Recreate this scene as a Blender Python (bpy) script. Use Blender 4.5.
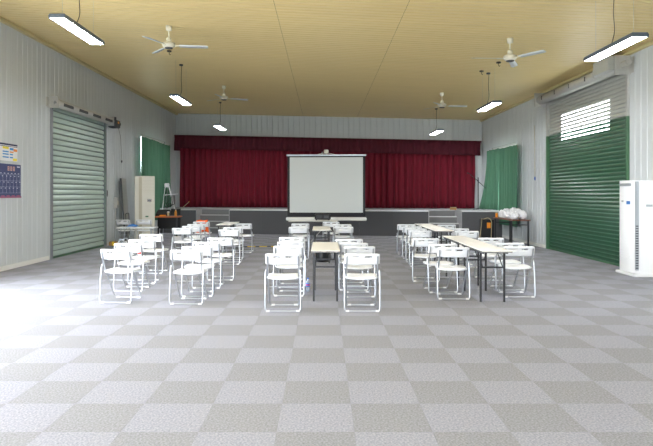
import bpy, math, random
from mathutils import Vector, Matrix
random.seed(7)
for o in list(bpy.data.objects): bpy.data.objects.remove(o)
S = bpy.context.scene
COL = S.collection

# ------------------------------------------------------------------ camera
EYE = 1.53
F = 578.0
cam = bpy.data.objects.new('camera', bpy.data.cameras.new('camera'))
COL.objects.link(cam)
cam.location = (0, 0, EYE)
cam.rotation_euler = (math.pi/2, 0, 0)
cam.data.sensor_width = 36.0
cam.data.lens = F/653*36
cam.data.shift_x = 3.5/653
cam.data.shift_y = -30.0/653
cam.data.clip_start = 0.05
cam.data.clip_end = 300
S.camera = cam

# ------------------------------------------------------------------ world, light, exposure
W = bpy.data.worlds.new('world'); S.world = W; W.use_nodes = True
bg = W.node_tree.nodes['Background']
bg.inputs[0].default_value = (0.90, 0.95, 1.0, 1)
bg.inputs[1].default_value = 10.0
LAMP = 50.0
S.view_settings.view_transform = 'Standard'
S.view_settings.look = 'None'
S.view_settings.exposure = 0.88
S.view_settings.gamma = 1.0
S.view_settings.use_curve_mapping = False

def portal(loc, rot, sx, sy):
    l = bpy.data.lights.new('sky_portal', 'AREA'); l.shape = 'RECTANGLE'; l.size = sx; l.size_y = sy
    l.cycles.is_portal = True
    o = bpy.data.objects.new('sky_portal', l); COL.objects.link(o); o.location = loc; o.rotation_euler = rot
XL, XR, YF = -6.30, 6.17, -4.05
portal((XL-0.12, 4.85, 1.75), (0, -math.pi/2, 0), 3.5, 8.7)
portal((0, YF-0.12, 1.6), (math.pi/2, 0, 0), 4.4, 3.2)

# ------------------------------------------------------------------ materials
def lin(c):
    c = c/255.0
    return c/12.92 if c <= 0.04045 else ((c+0.055)/1.055)**2.4
def rgb(r, g, b): return (lin(r), lin(g), lin(b), 1)
MATS = {}
def mat(name, col, rough=0.5, metal=0.0, var=0.0, scale=8.0, bump=0.0, bscale=60.0, spec=0.5, trans=0.0, emit=None, stretch=None, alpha=None):
    m = bpy.data.materials.new(name); m.use_nodes = True
    nt = m.node_tree; b = nt.nodes['Principled BSDF']
    b.inputs['Base Color'].default_value = col
    b.inputs['Roughness'].default_value = rough
    b.inputs['Metallic'].default_value = metal
    b.inputs['Specular IOR Level'].default_value = spec
    if trans: b.inputs['Transmission Weight'].default_value = trans
    if emit:
        b.inputs['Emission Color'].default_value = emit[0]; b.inputs['Emission Strength'].default_value = emit[1]
    if var or bump:
        tc = nt.nodes.new('ShaderNodeTexCoord'); mp = nt.nodes.new('ShaderNodeMapping')
        nt.links.new(tc.outputs['Object'], mp.inputs[0])
        if stretch: mp.inputs['Scale'].default_value = stretch
    if var:
        n = nt.nodes.new('ShaderNodeTexNoise'); n.inputs['Scale'].default_value = scale; n.inputs['Detail'].default_value = 4
        nt.links.new(mp.outputs[0], n.inputs['Vector'])
        r = nt.nodes.new('ShaderNodeMix'); r.data_type = 'RGBA'
        r.inputs[6].default_value = tuple(max(0, x*(1-var)) for x in col[:3])+(1,)
        r.inputs[7].default_value = tuple(min(1, x*(1+var)) for x in col[:3])+(1,)
        nt.links.new(n.outputs['Fac'], r.inputs[0]); nt.links.new(r.outputs[2], b.inputs['Base Color'])
    if bump:
        n2 = nt.nodes.new('ShaderNodeTexNoise'); n2.inputs['Scale'].default_value = bscale; n2.inputs['Detail'].default_value = 3
        nt.links.new(mp.outputs[0], n2.inputs['Vector'])
        bp = nt.nodes.new('ShaderNodeBump'); bp.inputs['Strength'].default_value = bump; bp.inputs['Distance'].default_value = 0.01
        nt.links.new(n2.outputs['Fac'], bp.inputs['Height']); nt.links.new(bp.outputs[0], b.inputs['Normal'])
    MATS[name] = m
    return m
mat('carpet_light', rgb(155,156,166), 0.95, var=0.7, scale=70, bump=0.5, bscale=220, spec=0.1)
mat('carpet_dark', rgb(145,146,151), 0.95, var=0.7, scale=70, bump=0.5, bscale=220, spec=0.1)
mat('subfloor', rgb(125,126,132), 0.95)
mat('concrete', rgb(190,188,182), 0.9, var=0.1, scale=3)
mat('wall_panel', rgb(200,205,207), 0.38, var=0.06, scale=2.0, stretch=(6,6,0.35), bump=0.10, bscale=30)
mat('wall_core', rgb(150,150,146), 0.7)
mat('white_trim', rgb(228,228,224), 0.5)
mat('cream_trim', rgb(205,190,140), 0.5)
mat('ceiling', rgb(226,202,142), 0.42, var=0.13, scale=2.5, stretch=(0.25,9,1))
mat('ceiling_core', rgb(80,66,40), 0.9)
mat('stage_front', rgb(92,92,95), 0.9, var=0.12, scale=60, bump=0.2, bscale=150)
mat('stage_deck', rgb(168,168,170), 0.7, var=0.1, scale=10)
mat('step_grey', rgb(120,120,122), 0.85, var=0.1, scale=40)
mat('nosing', rgb(205,205,205), 0.35, metal=0.3)
mat('velvet', rgb(112,8,34), 0.85, var=0.35, scale=14, stretch=(1,1,0.25))
mat('valance_velvet', rgb(78,14,32), 0.9, var=0.3, scale=14, stretch=(1,1,0.25))
mat('green_cloth', rgb(78,124,98), 0.85, var=0.15, scale=6, stretch=(1,1,0.2))
mat('green_slat', rgb(28,76,50), 0.30, var=0.1, scale=5, spec=0.7)
mat('green_joint_glint', rgb(112,148,128), 0.4)  # paler than the slat: daylight glint along each interlocking curl, put into the colour
mat('pale_joint', rgb(132,150,140), 0.5)
mat('grey_joint', rgb(164,166,160), 0.5)
mat('grey_slat', rgb(176,178,172), 0.45, var=0.05, scale=5)
mat('pale_slat', rgb(190,208,198), 0.34, metal=0.25, var=0.06, scale=4, spec=0.6)
mat('steel', rgb(150,154,158), 0.35, metal=0.6)
mat('galv', rgb(190,190,186), 0.45, metal=0.3, var=0.1, scale=20)
mat('green_rail', rgb(70,110,80), 0.5)
mat('white_plastic', rgb(238,240,243), 0.42)
mat('chrome', rgb(182,186,192), 0.3, metal=0.8)
mat('rubber_white', rgb(225,225,225), 0.7)
mat('table_cream', rgb(246,243,236), 0.35, var=0.02, scale=4)
mat('black_metal', rgb(42,43,47), 0.45)
mat('black_plastic', rgb(20,21,24), 0.5, bump=0.1, bscale=200)
mat('dark_grey', rgb(70,72,75), 0.6)
mat('brown_wood', rgb(118,70,48), 0.4, var=0.25, scale=7, stretch=(1,8,1))
mat('orange_wood', rgb(190,110,62), 0.45, var=0.2, scale=7, stretch=(8,1,1))
mat('canvas', rgb(202,206,204), 0.8)
mat('screen_black', rgb(24,25,30), 0.7)
mat('ac_white', rgb(240,241,242), 0.32)
mat('ac_beige', rgb(214,210,196), 0.4)
mat('ac_beige_dark', rgb(186,178,156), 0.45)
mat('ac_silver', rgb(176,182,188), 0.3, metal=0.5)
mat('display_black', rgb(24,28,34), 0.2)
mat('display_blue', rgb(60,120,190), 0.3)
mat('fan_cream', rgb(226,222,204), 0.4)
mat('fan_blade', rgb(214,218,222), 0.35, metal=0.2)
mat('lamp_frame', rgb(96,108,124), 0.4, metal=0.4)
mat('diffuser', rgb(255,255,255), 0.5, emit=((0.93,0.96,1.0,1), LAMP))
mat('cord', rgb(62,58,50), 0.6)
mat('calendar_blue', rgb(62,72,116), 0.5, var=0.12, scale=5)
mat('paper', rgb(236,236,238), 0.6)
mat('ink_white', rgb(214,218,235), 0.6)
mat('ink_navy', rgb(38,44,84), 0.6)
mat('ink_orange', rgb(232,140,60), 0.6)
mat('ink_yellow', rgb(238,220,60), 0.6)
mat('ink_blue', rgb(70,150,210), 0.6)
mat('ink_peach', rgb(226,178,160), 0.6)
mat('ink_pink', rgb(160,92,124), 0.6)
mat('orange_cloth', rgb(232,100,36), 0.8, var=0.12, scale=12)
mat('orange_tag', rgb(245,150,30), 0.6)
mat('red_tag', rgb(214,60,60), 0.6)
mat('yellow', rgb(225,190,40), 0.6)
mat('blue_cloth', rgb(80,140,210), 0.8, var=0.1, scale=12)
mat('bag_white', rgb(240,240,242), 0.35, bump=0.5, bscale=30)
mat('bottle_clear', rgb(215,228,240), 0.1, trans=0.7)
mat('bottle_blue', rgb(60,110,200), 0.4)
mat('label_red', rgb(215,70,70), 0.5)
mat('amber', rgb(224,150,50), 0.3)
mat('cable_beige', rgb(190,176,140), 0.6)
mat('window_frame', rgb(200,202,200), 0.4, metal=0.4)
mat('window_glass', rgb(235,245,245), 0.02, trans=1.0)
mat('cardboard', rgb(176,134,84), 0.8, var=0.15, scale=9)

# ------------------------------------------------------------------ mesh helpers
class MB:
    def __init__(s): s.v=[]; s.f=[]; s.m=[]; s.sm=[]
    def add(s, vs, fs, mi=0, smooth=False, M=None):
        o=len(s.v)
        for p in vs:
            p=Vector(p)
            if M is not None: p=M@p
            s.v.append(tuple(p))
        for f in fs: s.f.append(tuple(i+o for i in f)); s.m.append(mi); s.sm.append(smooth)
        return s
    def box(s, x0,x1,y0,y1,z0,z1, mi=0, M=None, bev=0.0):
        if x0>x1:x0,x1=x1,x0
        if y0>y1:y0,y1=y1,y0
        if z0>z1:z0,z1=z1,z0
        if bev<=0:
            vs=[(x0,y0,z0),(x1,y0,z0),(x1,y1,z0),(x0,y1,z0),(x0,y0,z1),(x1,y0,z1),(x1,y1,z1),(x0,y1,z1)]
            fs=[(3,2,1,0),(4,5,6,7),(0,1,5,4),(1,2,6,5),(2,3,7,6),(3,0,4,7)]
            return s.add(vs,fs,mi,False,M)
        b=min(bev,(x1-x0)/2.01,(y1-y0)/2.01,(z1-z0)/2.01)
        def ring(i,z): # octagon ring inset i
            a=b
            return [(x0+a+i*0,y0+i,z),(x1-a,y0+i,z),(x1-i,y0+a,z),(x1-i,y1-a,z),(x1-a,y1-i,z),(x0+a,y1-i,z),(x0+i,y1-a,z),(x0+i,y0+a,z)]
        def ins(z):
            return [(x0+b,y0+b,z),(x1-b,y0+b,z),(x1-b,y0+b,z),(x1-b,y1-b,z),(x1-b,y1-b,z),(x0+b,y1-b,z),(x0+b,y1-b,z),(x0+b,y0+b,z)]
        vs=ring(0,z0+b)+ring(0,z1-b)
        vs+=[(x0+b,y0+b,z0),(x1-b,y0+b,z0),(x1-b,y1-b,z0),(x0+b,y1-b,z0),(x0+b,y0+b,z1),(x1-b,y0+b,z1),(x1-b,y1-b,z1),(x0+b,y1-b,z1)]
        fs=[(i,(i+1)%8,8+(i+1)%8,8+i) for i in range(8)]
        bt=[16,17,17,18,18,19,19,16]; tp=[20,21,21,22,22,23,23,20]
        for i in range(8):
            j=(i+1)%8
            q=[j,i,bt[i],bt[j]]; q=[k for n,k in enumerate(q) if k not in q[:n]]; fs.append(tuple(q))
            q=[8+i,8+j,tp[j],tp[i]]; q=[k for n,k in enumerate(q) if k not in q[:n]]; fs.append(tuple(q))
        fs+=[(19,18,17,16),(20,21,22,23)]
        return s.add(vs,fs,mi,False,M)
    def hexa(s, b4, t4, mi=0):
        vs=list(b4)+list(t4)
        return s.add(vs,[(3,2,1,0),(4,5,6,7),(0,1,5,4),(1,2,6,5),(2,3,7,6),(3,0,4,7)],mi)
    def tube(s, pts, r, n=8, mi=0, cap=True, M=None):
        pts=[Vector(p) for p in pts]; k=len(pts)
        rs=r if isinstance(r,(list,tuple)) else [r]*k
        T=[]
        for i in range(k):
            d=(pts[min(i+1,k-1)]-pts[max(i-1,0)]); T.append(d.normalized() if d.length>1e-9 else Vector((0,0,1)))
        u=T[0].cross(Vector((0,0,1)))
        if u.length<0.05: u=T[0].cross(Vector((0,1,0)))
        u.normalize(); vs=[]
        for i in range(k):
            u=(u-T[i]*u.dot(T[i])).normalized(); w=T[i].cross(u)
            for j in range(n):
                a=2*math.pi*j/n; vs.append(pts[i]+(u*math.cos(a)+w*math.sin(a))*rs[i])
        fs=[]
        for i in range(k-1):
            for j in range(n):
                a=i*n+j; b=i*n+(j+1)%n; fs.append((a,b,b+n,a+n))
        s.add(vs,fs,mi,True,M)
        if cap:
            s.add(vs[:n],[tuple(range(n))[::-1]],mi,False,M); s.add(vs[-n:],[tuple(range(n))],mi,False,M)
        return s
    def lathe(s, prof, n=20, mi=0, M=None, smooth=True):
        vs=[];fs=[]
        for (r,z) in prof:
            for j in range(n):
                a=2*math.pi*j/n; vs.append((r*math.cos(a),r*math.sin(a),z))
        for i in range(len(prof)-1):
            for j in range(n):
                a=i*n+j;b=i*n+(j+1)%n; fs.append((a,b,b+n,a+n))
        fs.append(tuple(range(n))[::-1]); fs.append(tuple(range((len(prof)-1)*n,len(prof)*n)))
        return s.add(vs,fs,mi,smooth,M)
    def grid(s, P, mi=0, smooth=True):
        r=len(P);c=len(P[0]); vs=[p for row in P for p in row]
        fs=[(i*c+j,i*c+j+1,(i+1)*c+j+1,(i+1)*c+j) for i in range(r-1) for j in range(c-1)]
        return s.add(vs,fs,mi,smooth)
    def mesh(s, name, mats):
        me=bpy.data.meshes.new(name); me.from_pydata(s.v,[],s.f)
        ml=mats if isinstance(mats,(list,tuple)) else [mats]
        for m in ml: me.materials.append(MATS[m])
        me.polygons.foreach_set('material_index',s.m); me.polygons.foreach_set('use_smooth',s.sm)
        me.update(); return me
    def build(s, name, mats, parent=None):
        return obj(name, s.mesh(name,mats), parent)
def obj(name, me, parent=None):
    o=bpy.data.objects.new(name,me); COL.objects.link(o)
    if parent is not None: o.parent=parent
    return o
def tag(o,label=None,cat=None,group=None,kind=None):
    if label: o['label']=label
    if cat: o['category']=cat
    if group: o['group']=group
    if kind: o['kind']=kind
    return o
def thing(name,label,cat,loc=(0,0,0),rz=0,group=None):
    o=bpy.data.objects.new(name,None); COL.objects.link(o); o.empty_display_size=0.1
    o.location=loc; o.rotation_euler=(0,0,rz); return tag(o,label,cat,group)
def copy_tree(o,parent=None):
    c=o.copy(); COL.objects.link(c); c.parent=parent
    for ch in list(o.children): copy_tree(ch,c)
    return c
def rnd_path(pts, r=0.04, n=5):
    pts=[Vector(p) for p in pts]; out=[pts[0]]
    for i in range(1,len(pts)-1):
        a,b,c=pts[i-1],pts[i],pts[i+1]
        d1=min(r,(a-b).length*0.49); d2=min(r,(c-b).length*0.49)
        p=b+(a-b).normalized()*d1; q=b+(c-b).normalized()*d2
        for k in range(n+1):
            t=k/n; out.append(p*(1-t)**2+b*2*t*(1-t)+q*t*t)
    out.append(pts[-1]); return out
def RZ(a): return Matrix.Rotation(a,4,'Z')
def TR(x,y,z): return Matrix.Translation((x,y,z))
def solid(o,t,off=0.0):
    m=o.modifiers.new('thickness','SOLIDIFY'); m.thickness=t; m.offset=off; return o

def ceil_z(x): return 4.64-0.047*x
def yb(x): return 23.55-0.19*x       # back wall runs askew to the carpet grid
def ys(x): return 21.0-0.19*x        # stage front edge, parallel to it

# ------------------------------------------------------------------ ground, floor
tag(MB().box(-60,60,-60,80,-0.30,-0.12).build('ground','concrete'),'pale concrete ground outside the hall','ground',kind='structure')
floor=tag(MB().box(XL-0.2,XR+0.2,YF-0.2,25.2,-0.12,-0.007).build('floor','subfloor'),'grey checkerboard carpet tile floor','floor',kind='structure')
def tile_vs(x0,y0,s=0.5,g=0.0003,h=0.007,c=0.0008):
    a,b=x0+g,x0+s-g; d,e=y0+g,y0+s-g
    return [(a,d,-h),(b,d,-h),(b,e,-h),(a,e,-h),(a,d,-c),(b,d,-c),(b,e,-c),(a,e,-c),(a+c,d+c,0),(b-c,d+c,0),(b-c,e-c,0),(a+c,e-c,0)]
TF=[(8,9,10,11)]+[(i,(i+1)%4,4+(i+1)%4,4+i) for i in range(4)]+[(4+i,4+(i+1)%4,8+(i+1)%4,8+i) for i in range(4)]
tile_me=[]
for m in ('carpet_light','carpet_dark'):
    tile_me.append(MB().add(tile_vs(0,0),TF).mesh('carpet_tile',m))
tiles=[]
for i in range(-13,12):
    for j in range(-15,42):
        x0=0.202+0.5*i; y0=3.70+0.5*j
        if y0>ys(x0)+0.6: continue
        cx,cy=x0+.25,y0+.25
        vis = cy>3.3 and (x0+.5)*F/cy>-326 and x0*F/cy<334
        tiles.append((0 if vis else 1, math.hypot(cx,cy), x0,y0,(i+j+1)%2))
tiles.sort()
rest=MB()
for k,(h,d,x0,y0,c) in enumerate(tiles):
    if k<300:
        t=obj('carpet_tile',tile_me[c],floor); t.location=(x0,y0,0)
    else: rest.add(tile_vs(x0,y0),TF,c)
tag(rest.build('carpet_tiles',['carpet_light','carpet_dark'],floor),kind='stuff')

# ------------------------------------------------------------------ walls
PAN={}
def panel_profile(L):
    pts=[(0.002,0.0),(0.004,0.018)]; n=max(1,round(L/0.225)); st=L/n
    for k in range(1,n):
        c=k*st; pts+=[(c-0.035,0.018),(c-0.020,0.007),(c+0.020,0.007),(c+0.035,0.018)]
    pts+=[(L-0.004,0.018),(L-0.002,0.0)]; return pts
def panel(parent,A,B,z0,z1,nrm):
    """ribbed metal panel from floor point A to B (z1 may be a pair for a sloping top)"""
    A=Vector(A);B=Vector(B);L=(B-A).length;d=(B-A)/L; n=Vector(nrm)
    za,zb=(z1 if isinstance(z1,tuple) else (z1,z1))
    key=(round(L,3),round(z0,3),round(za,3),round(zb,3),tuple(round(q,3) for q in d),tuple(nrm))
    if key not in PAN:
        pr=panel_profile(L); lo=[];hi=[]
        for (t,dp) in pr:
            p=d*t+n*dp; lo.append((p.x,p.y,z0)); hi.append((p.x,p.y,za+(zb-za)*t/L))
        mb=MB(); mb.grid([lo,hi],smooth=False); PAN[key]=mb.mesh('wall_panel','wall_panel')
    o=obj('wall_panel',PAN[key],parent); o.location=(A.x,A.y,0); return o
def cuts(y0,y1,ops,step=0.9):
    ed=sorted({y0,y1}|{o[0] for o in ops if y0<o[0]<y1}|{o[1] for o in ops if y0<o[1]<y1}); out=[]
    for a,b in zip(ed[:-1],ed[1:]):
        n=max(1,math.ceil((b-a)/step-0.01))
        for k in range(n): out.append((a+(b-a)*k/n,a+(b-a)*(k+1)/n))
    return out
def side_wall(name,X,inward,y1,H,ops):
    core=MB(); xo=X-inward*0.16
    ed=sorted({YF,y1}|{o[0] for o in ops}|{o[1] for o in ops})
    for a,b in zip(ed[:-1],ed[1:]):
        op=[o for o in ops if o[0]<=a+1e-6 and o[1]>=b-1e-6]
        if not op: core.box(xo,X,a,b,-0.1,H+0.1)
        else:
            z0,z1=op[0][2],op[0][3]
            if z0>0: core.box(xo,X,a,b,-0.1,z0)
            core.box(xo,X,a,b,z1,H+0.1)
    w=tag(core.build(name,'wall_core'),kind='structure')
    for a,b in cuts(YF,y1,ops):
        op=[o for o in ops if o[0]<=a+1e-6 and o[1]>=b-1e-6]
        if not op: panel(w,(X,a,0),(X,b,0),0,H,(inward,0,0))
        else:
            z0,z1=op[0][2],op[0][3]
            if z0>0: panel(w,(X,a,0),(X,b,0),0,z0,(inward,0,0))
            if H-z1>0.15: panel(w,(X,a,0),(X,b,0),z1,H,(inward,0,0))
    return w
LOP=[(0.5,9.2,0,3.5),(13.3,16.7,0,3.55),(19.94,23.0,0.95,3.56)]
ROP=[(11.6,15.9,0,4.06),(18.45,21.1,0.95,3.16)]
HL,HR=ceil_z(XL),ceil_z(XR)
wl=side_wall('wall_left',XL,1,yb(XL),HL,LOP)
wr=side_wall('wall_right',XR,-1,yb(XR),HR,ROP)
tag(wl,'pale grey ribbed metal wall on the left','wall'); tag(wr,'pale grey ribbed metal wall on the right','wall')
# back wall
core=MB(); core.hexa([(XL-.2,yb(XL-.2),-.1),(XR+.2,yb(XR+.2),-.1),(XR+.2,yb(XR+.2)+.2,-.1),(XL-.2,yb(XL-.2)+.2,-.1)],
                     [(XL-.2,yb(XL-.2),HL+.1),(XR+.2,yb(XR+.2),HR+.05),(XR+.2,yb(XR+.2)+.2,HR+.05),(XL-.2,yb(XL-.2)+.2,HL+.1)])
wbk=tag(core.build('wall_back','wall_core'),'pale grey panelled back wall above the stage','wall',kind='structure')
nb=Vector((-0.19,-1,0)).normalized()
N=14
for k in range(N):
    xa=XL+(XR-XL)*k/N; xb=XL+(XR-XL)*(k+1)/N
    panel(wbk,(xa,yb(xa),0),(xb,yb(xb),0),0,(ceil_z(xa),ceil_z(xb)),tuple(nb))
# front wall behind the camera, with the wide entrance
core=MB(); core.box(XL-.2,-2.2,YF-.2,YF,-.1,5.1); core.box(2.2,XR+.2,YF-.2,YF,-.1,4.7); core.box(-2.2,2.2,YF-.2,YF,3.2,4.9)
wf=tag(core.build('wall_front','wall_core'),'pale grey metal wall behind the camera','wall',kind='structure')
for a,b,z0 in [(XL+1.025*k,XL+1.025*(k+1),0) for k in range(4)]+[(-2.2+.88*k,-2.2+.88*(k+1),3.2) for k in range(5)]+[(2.2+(XR-2.2)/4*k,2.2+(XR-2.2)/4*(k+1),0) for k in range(4)]:
    panel(wf,(a,YF,0),(b,YF,0),z0,(ceil_z(a),ceil_z(b)),(0,1,0))
# ceiling: three ribbed sheets
cl=MB(); cl.hexa([(XL-.2,YF-.2,ceil_z(XL-.2)+.03),(XR+.2,YF-.2,ceil_z(XR+.2)+.03),(XR+.2,25.2,ceil_z(XR+.2)+.03),(XL-.2,25.2,ceil_z(XL-.2)+.03)],
                 [(XL-.2,YF-.2,5.3),(XR+.2,YF-.2,5.3),(XR+.2,25.2,5.3),(XL-.2,25.2,5.3)])
ceil=tag(cl.build('ceiling','ceiling_core'),'tan ribbed metal ceiling sloping down to the right','ceiling',kind='structure')
for xa,xb in [(XL,-.81-.0025),(-.81+.0025,1.37-.0025),(1.37+.0025,XR)]:
    A=[];B=[]; y=YF
    while y<25.0:
        for dy,dz in ((0,0),(0.128,0),(0.132,0.007),(0.146,0.007)):
            A.append((xa,y+dy,ceil_z(xa)+dz)); B.append((xb,y+dy,ceil_z(xb)+dz))
        y+=0.15
    MB().grid([A,B],smooth=False).build('ceiling_panel','ceiling',ceil)
# ceiling trims
tag(MB().box(XL+.018,XL+.11,YF,yb(XL),HL-.075,HL-.012).build('trim_1','cream_trim'),kind='structure')
tag(MB().box(XR-.09,XR-.018,YF,yb(XR),HR-.06,HR-.004).build('trim_2','cream_trim'),kind='structure')
# baseboards
def baseboard(name,X,inw,segs):
    b=MB()
    for a,c in segs: b.box(X+inw*.0,X+inw*.034,a,c,0,.095,bev=.004)
    tag(b.build(name,'white_trim'),kind='structure')
baseboard('baseboard_left',XL,1,[(YF,.44),(9.26,13.22),(16.78,ys(XL)-.02)])
baseboard('baseboard_right',XR,-1,[(YF,11.52),(15.98,ys(XR)-.02)])
# open daylight doorway on the left: frame rails
dr=MB(); dr.box(XL-.16,XL+.04,.44,.52,0,3.56); dr.box(XL-.16,XL+.04,9.18,9.26,0,3.56); dr.box(XL-.16,XL+.04,.44,9.26,3.46,3.56)
tag(dr.build('door_1','steel'),'open loading doorway with grey steel frame','door',kind='structure')
dr=MB(); dr.box(-2.25,-2.15,YF-.2,YF+.04,0,3.25); dr.box(2.15,2.25,YF-.2,YF+.04,0,3.25); dr.box(-2.25,2.25,YF-.2,YF+.04,3.15,3.25)
tag(dr.build('door_2','steel'),'wide open entrance behind the camera','door',kind='structure')
# windows behind the green curtains
def window(name,X,inw,y0,y1,z0,z1):
    f=MB(); xo=X-inw*.10
    for a,b,c,d in [(y0,y0+.06,z0,z1),(y1-.06,y1,z0,z1),(y0,y1,z0,z0+.06),(y0,y1,z1-.06,z1),((y0+y1)/2-.03,(y0+y1)/2+.03,z0,z1)]:
        f.box(xo,X-inw*.02,a,b,c,d)
    w=tag(f.build(name,'window_frame'),kind='structure')
    for a,b in ((y0+.06,(y0+y1)/2-.03),((y0+y1)/2+.03,y1-.06)):
        MB().box(xo+.03,xo+.036,a,b,z0+.06,z1-.06).build('window_pane','window_glass',w)
    return w
window('window_1',XL,1,*LOP[2]); window('window_2',XR,-1,*ROP[1])

# ------------------------------------------------------------------ stage
ZS=0.92
st=thing('stage','low charcoal stage with pale deck and two sets of recessed steps','stage',(0,0,0))
st['kind']='structure'
def sbox(mb,xa,xb,v0,v1,z0,z1,mi=0):
    b=[(xa,ys(xa)+v0),(xb,ys(xb)+v0),(xb,ys(xb)+v1),(xa,ys(xa)+v1)]
    mb.hexa([p+(z0,) for p in b],[p+(z1,) for p in b],mi); return mb
RL0,RL1,RR0,RR1=-4.82,-3.50,3.70,4.83
xe0,xe1=XL+.02,XR-.02
for xa,xb in ((xe0,RL0),(RL1,RR0),(RR1,xe1)):
    n=max(1,round((xb-xa)/1.25))
    for k in range(n):
        a=xa+(xb-xa)*k/n+(.002 if k else 0); b=xa+(xb-xa)*(k+1)/n-(.002 if k<n-1 else 0)
        sbox(MB(),a,b,0.012,0.05,0,ZS-.04).build('front_panel','stage_front',st)
    sbox(MB(),xa,xb,-.015,.03,ZS-.045,ZS+.002).build('nosing','nosing',st)
    sbox(MB(),xa,xb,.03,1.1,ZS-.04,ZS).build('deck_board','stage_deck',st)
sbox(MB(),xe0,xe1,1.1,2.5,ZS-.04,ZS).build('deck_board','stage_deck',st)
for (a,b) in ((RL0,RL1),(RR0,RR1)):
    for k in range(3):
        z=ZS*(k+1)/4
        s_=sbox(MB(),a+.03,b-.03,.05+.3*k,1.1,z-ZS/4 if k else 0,z-.012).build('step','step_grey',st)
        sbox(MB(),a+.03,b-.03,.035+.3*k,.12+.3*k,z-.03,z+.001).build('step_nosing','nosing',s_)
    sbox(MB(),a+.03,b-.03,.98,1.1,0,ZS-.04).build('riser_panel','step_grey',st)
    for c,d in ((a,a+.03),(b-.03,b)): sbox(MB(),c,d,.0,1.1,0,ZS).build('recess_side','stage_deck',st)

# ------------------------------------------------------------------ cloth helpers
def curtain_pts(P0,P1,nrm,z0,z1,pitch,amp,seed,nz=6,flare=0.0,zt=None,zbf=None):
    """rows of points from top to bottom of a pleated cloth between P0 and P1"""
    r=random.Random(seed); P0=Vector(P0);P1=Vector(P1);L=(P1-P0).length;d=(P1-P0)/L;n=Vector(nrm)
    nf=max(2,round(L/pitch)); per=8; ph=[r.uniform(-.9,.9) for _ in range(nf+2)]; am=[r.uniform(.55,1.25) for _ in range(nf+2)]
    rows=[]
    for i in range(nz+1):
        t=i/nz; row=[]
        for j in range(nf*per+1):
            s=j/per; k=int(s); fr=s-k
            a=am[k]*(1-fr)+am[min(k+1,nf+1)]*fr; p=ph[k]*(1-fr)+ph[min(k+1,nf+1)]*fr
            w_=math.sin(2*math.pi*s+p*(0.6+0.5*t)); dep=amp*a*(0.75+0.25*t)*(math.copysign(abs(w_)**0.6,w_) if w_>0 else w_)+amp*0.25*math.sin(4.6*s+t*2+seed)
            lat=L*s/nf+0.012*math.sin(3*s+5*t)
            q=P0+d*lat+n*(dep+flare*t*t*(s/nf)**1.5)
            zt_=z1 if zt is None else zt(q.x); zb_=z0 if zbf is None else zbf(s/nf)
            row.append((q.x,q.y,zt_+(zb_-zt_)*t))
        rows.append(row)
    return rows
nbt=tuple(nb)
def off(x,v): return (x+nb.x*v, yb(x)+nb.y*v, 0)
# stage curtain halves + valance
for nm,xa,xb,lb,sd in (('stage_curtain',-6.05,-0.01,'deep red velvet stage curtain half left of the projection screen',3),
                       ('stage_curtain',0.01,5.88,'deep red velvet stage curtain half right of the projection screen',11)):
    c=thing(nm,lb,'curtain',off((xa+xb)/2,.18)[:2]+(ZS,),group='stage curtain halves')
    g=MB().grid(curtain_pts(off(xa,.18),off(xb,.18),nbt,ZS+.015,0,0.24,0.085,sd,8,zt=lambda x:3.60-.038*x)).build('cloth','velvet'); solid(g,.006)
    g.parent=c; g.matrix_parent_inverse=TR(*c.location).inverted()
    rl=MB(); p,q=off(xa,.18),off(xb,.18); rl.tube([(p[0],p[1],3.62-.038*p[0]),(q[0],q[1],3.62-.038*q[0])],.02)
    rr=rl.build('curtain_rail','steel'); rr.parent=c; rr.matrix_parent_inverse=TR(*c.location).inverted()
va=thing('stage_valance','dark red pleated valance running wall to wall above the stage curtain','valance',(0,yb(0)-.36,3.2))
g=MB().grid(curtain_pts(off(XL+.12,.40),off(XR-.1,.40),nbt,0,0,0.16,0.018,5,3,zt=lambda x:3.74-.038*x)).build('cloth','valance_velvet')
me=g.data
rows=4
nv=len(me.vertices)//rows
for i in range(rows):
    for j in range(nv):
        v=me.vertices[i*nv+j]; v.co.z=(3.74-.038*v.co.x)-0.56*i/3-(0.10 if j<14 and i==3 else 0)
solid(g,.008); g.parent=va; g.matrix_parent_inverse=TR(*va.location).inverted()
b=MB(); p,q=off(XL+.1,.375),off(XR-.06,.375)
for (dx) in (0,): b.hexa([(p[0],p[1],3.70-.038*p[0]),(q[0],q[1],3.70-.038*q[0]),(q[0]+.06,q[1]+.33,3.70-.038*q[0]),(p[0]+.06,p[1]+.33,3.70-.038*p[0])],
                        [(p[0],p[1],3.745-.038*p[0]),(q[0],q[1],3.745-.038*q[0]),(q[0]+.06,q[1]+.33,3.745-.038*q[0]),(p[0]+.06,p[1]+.33,3.745-.038*p[0])])
g=b.build('valance_board','valance_velvet'); g.parent=va; g.matrix_parent_inverse=TR(*va.location).inverted()

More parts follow.
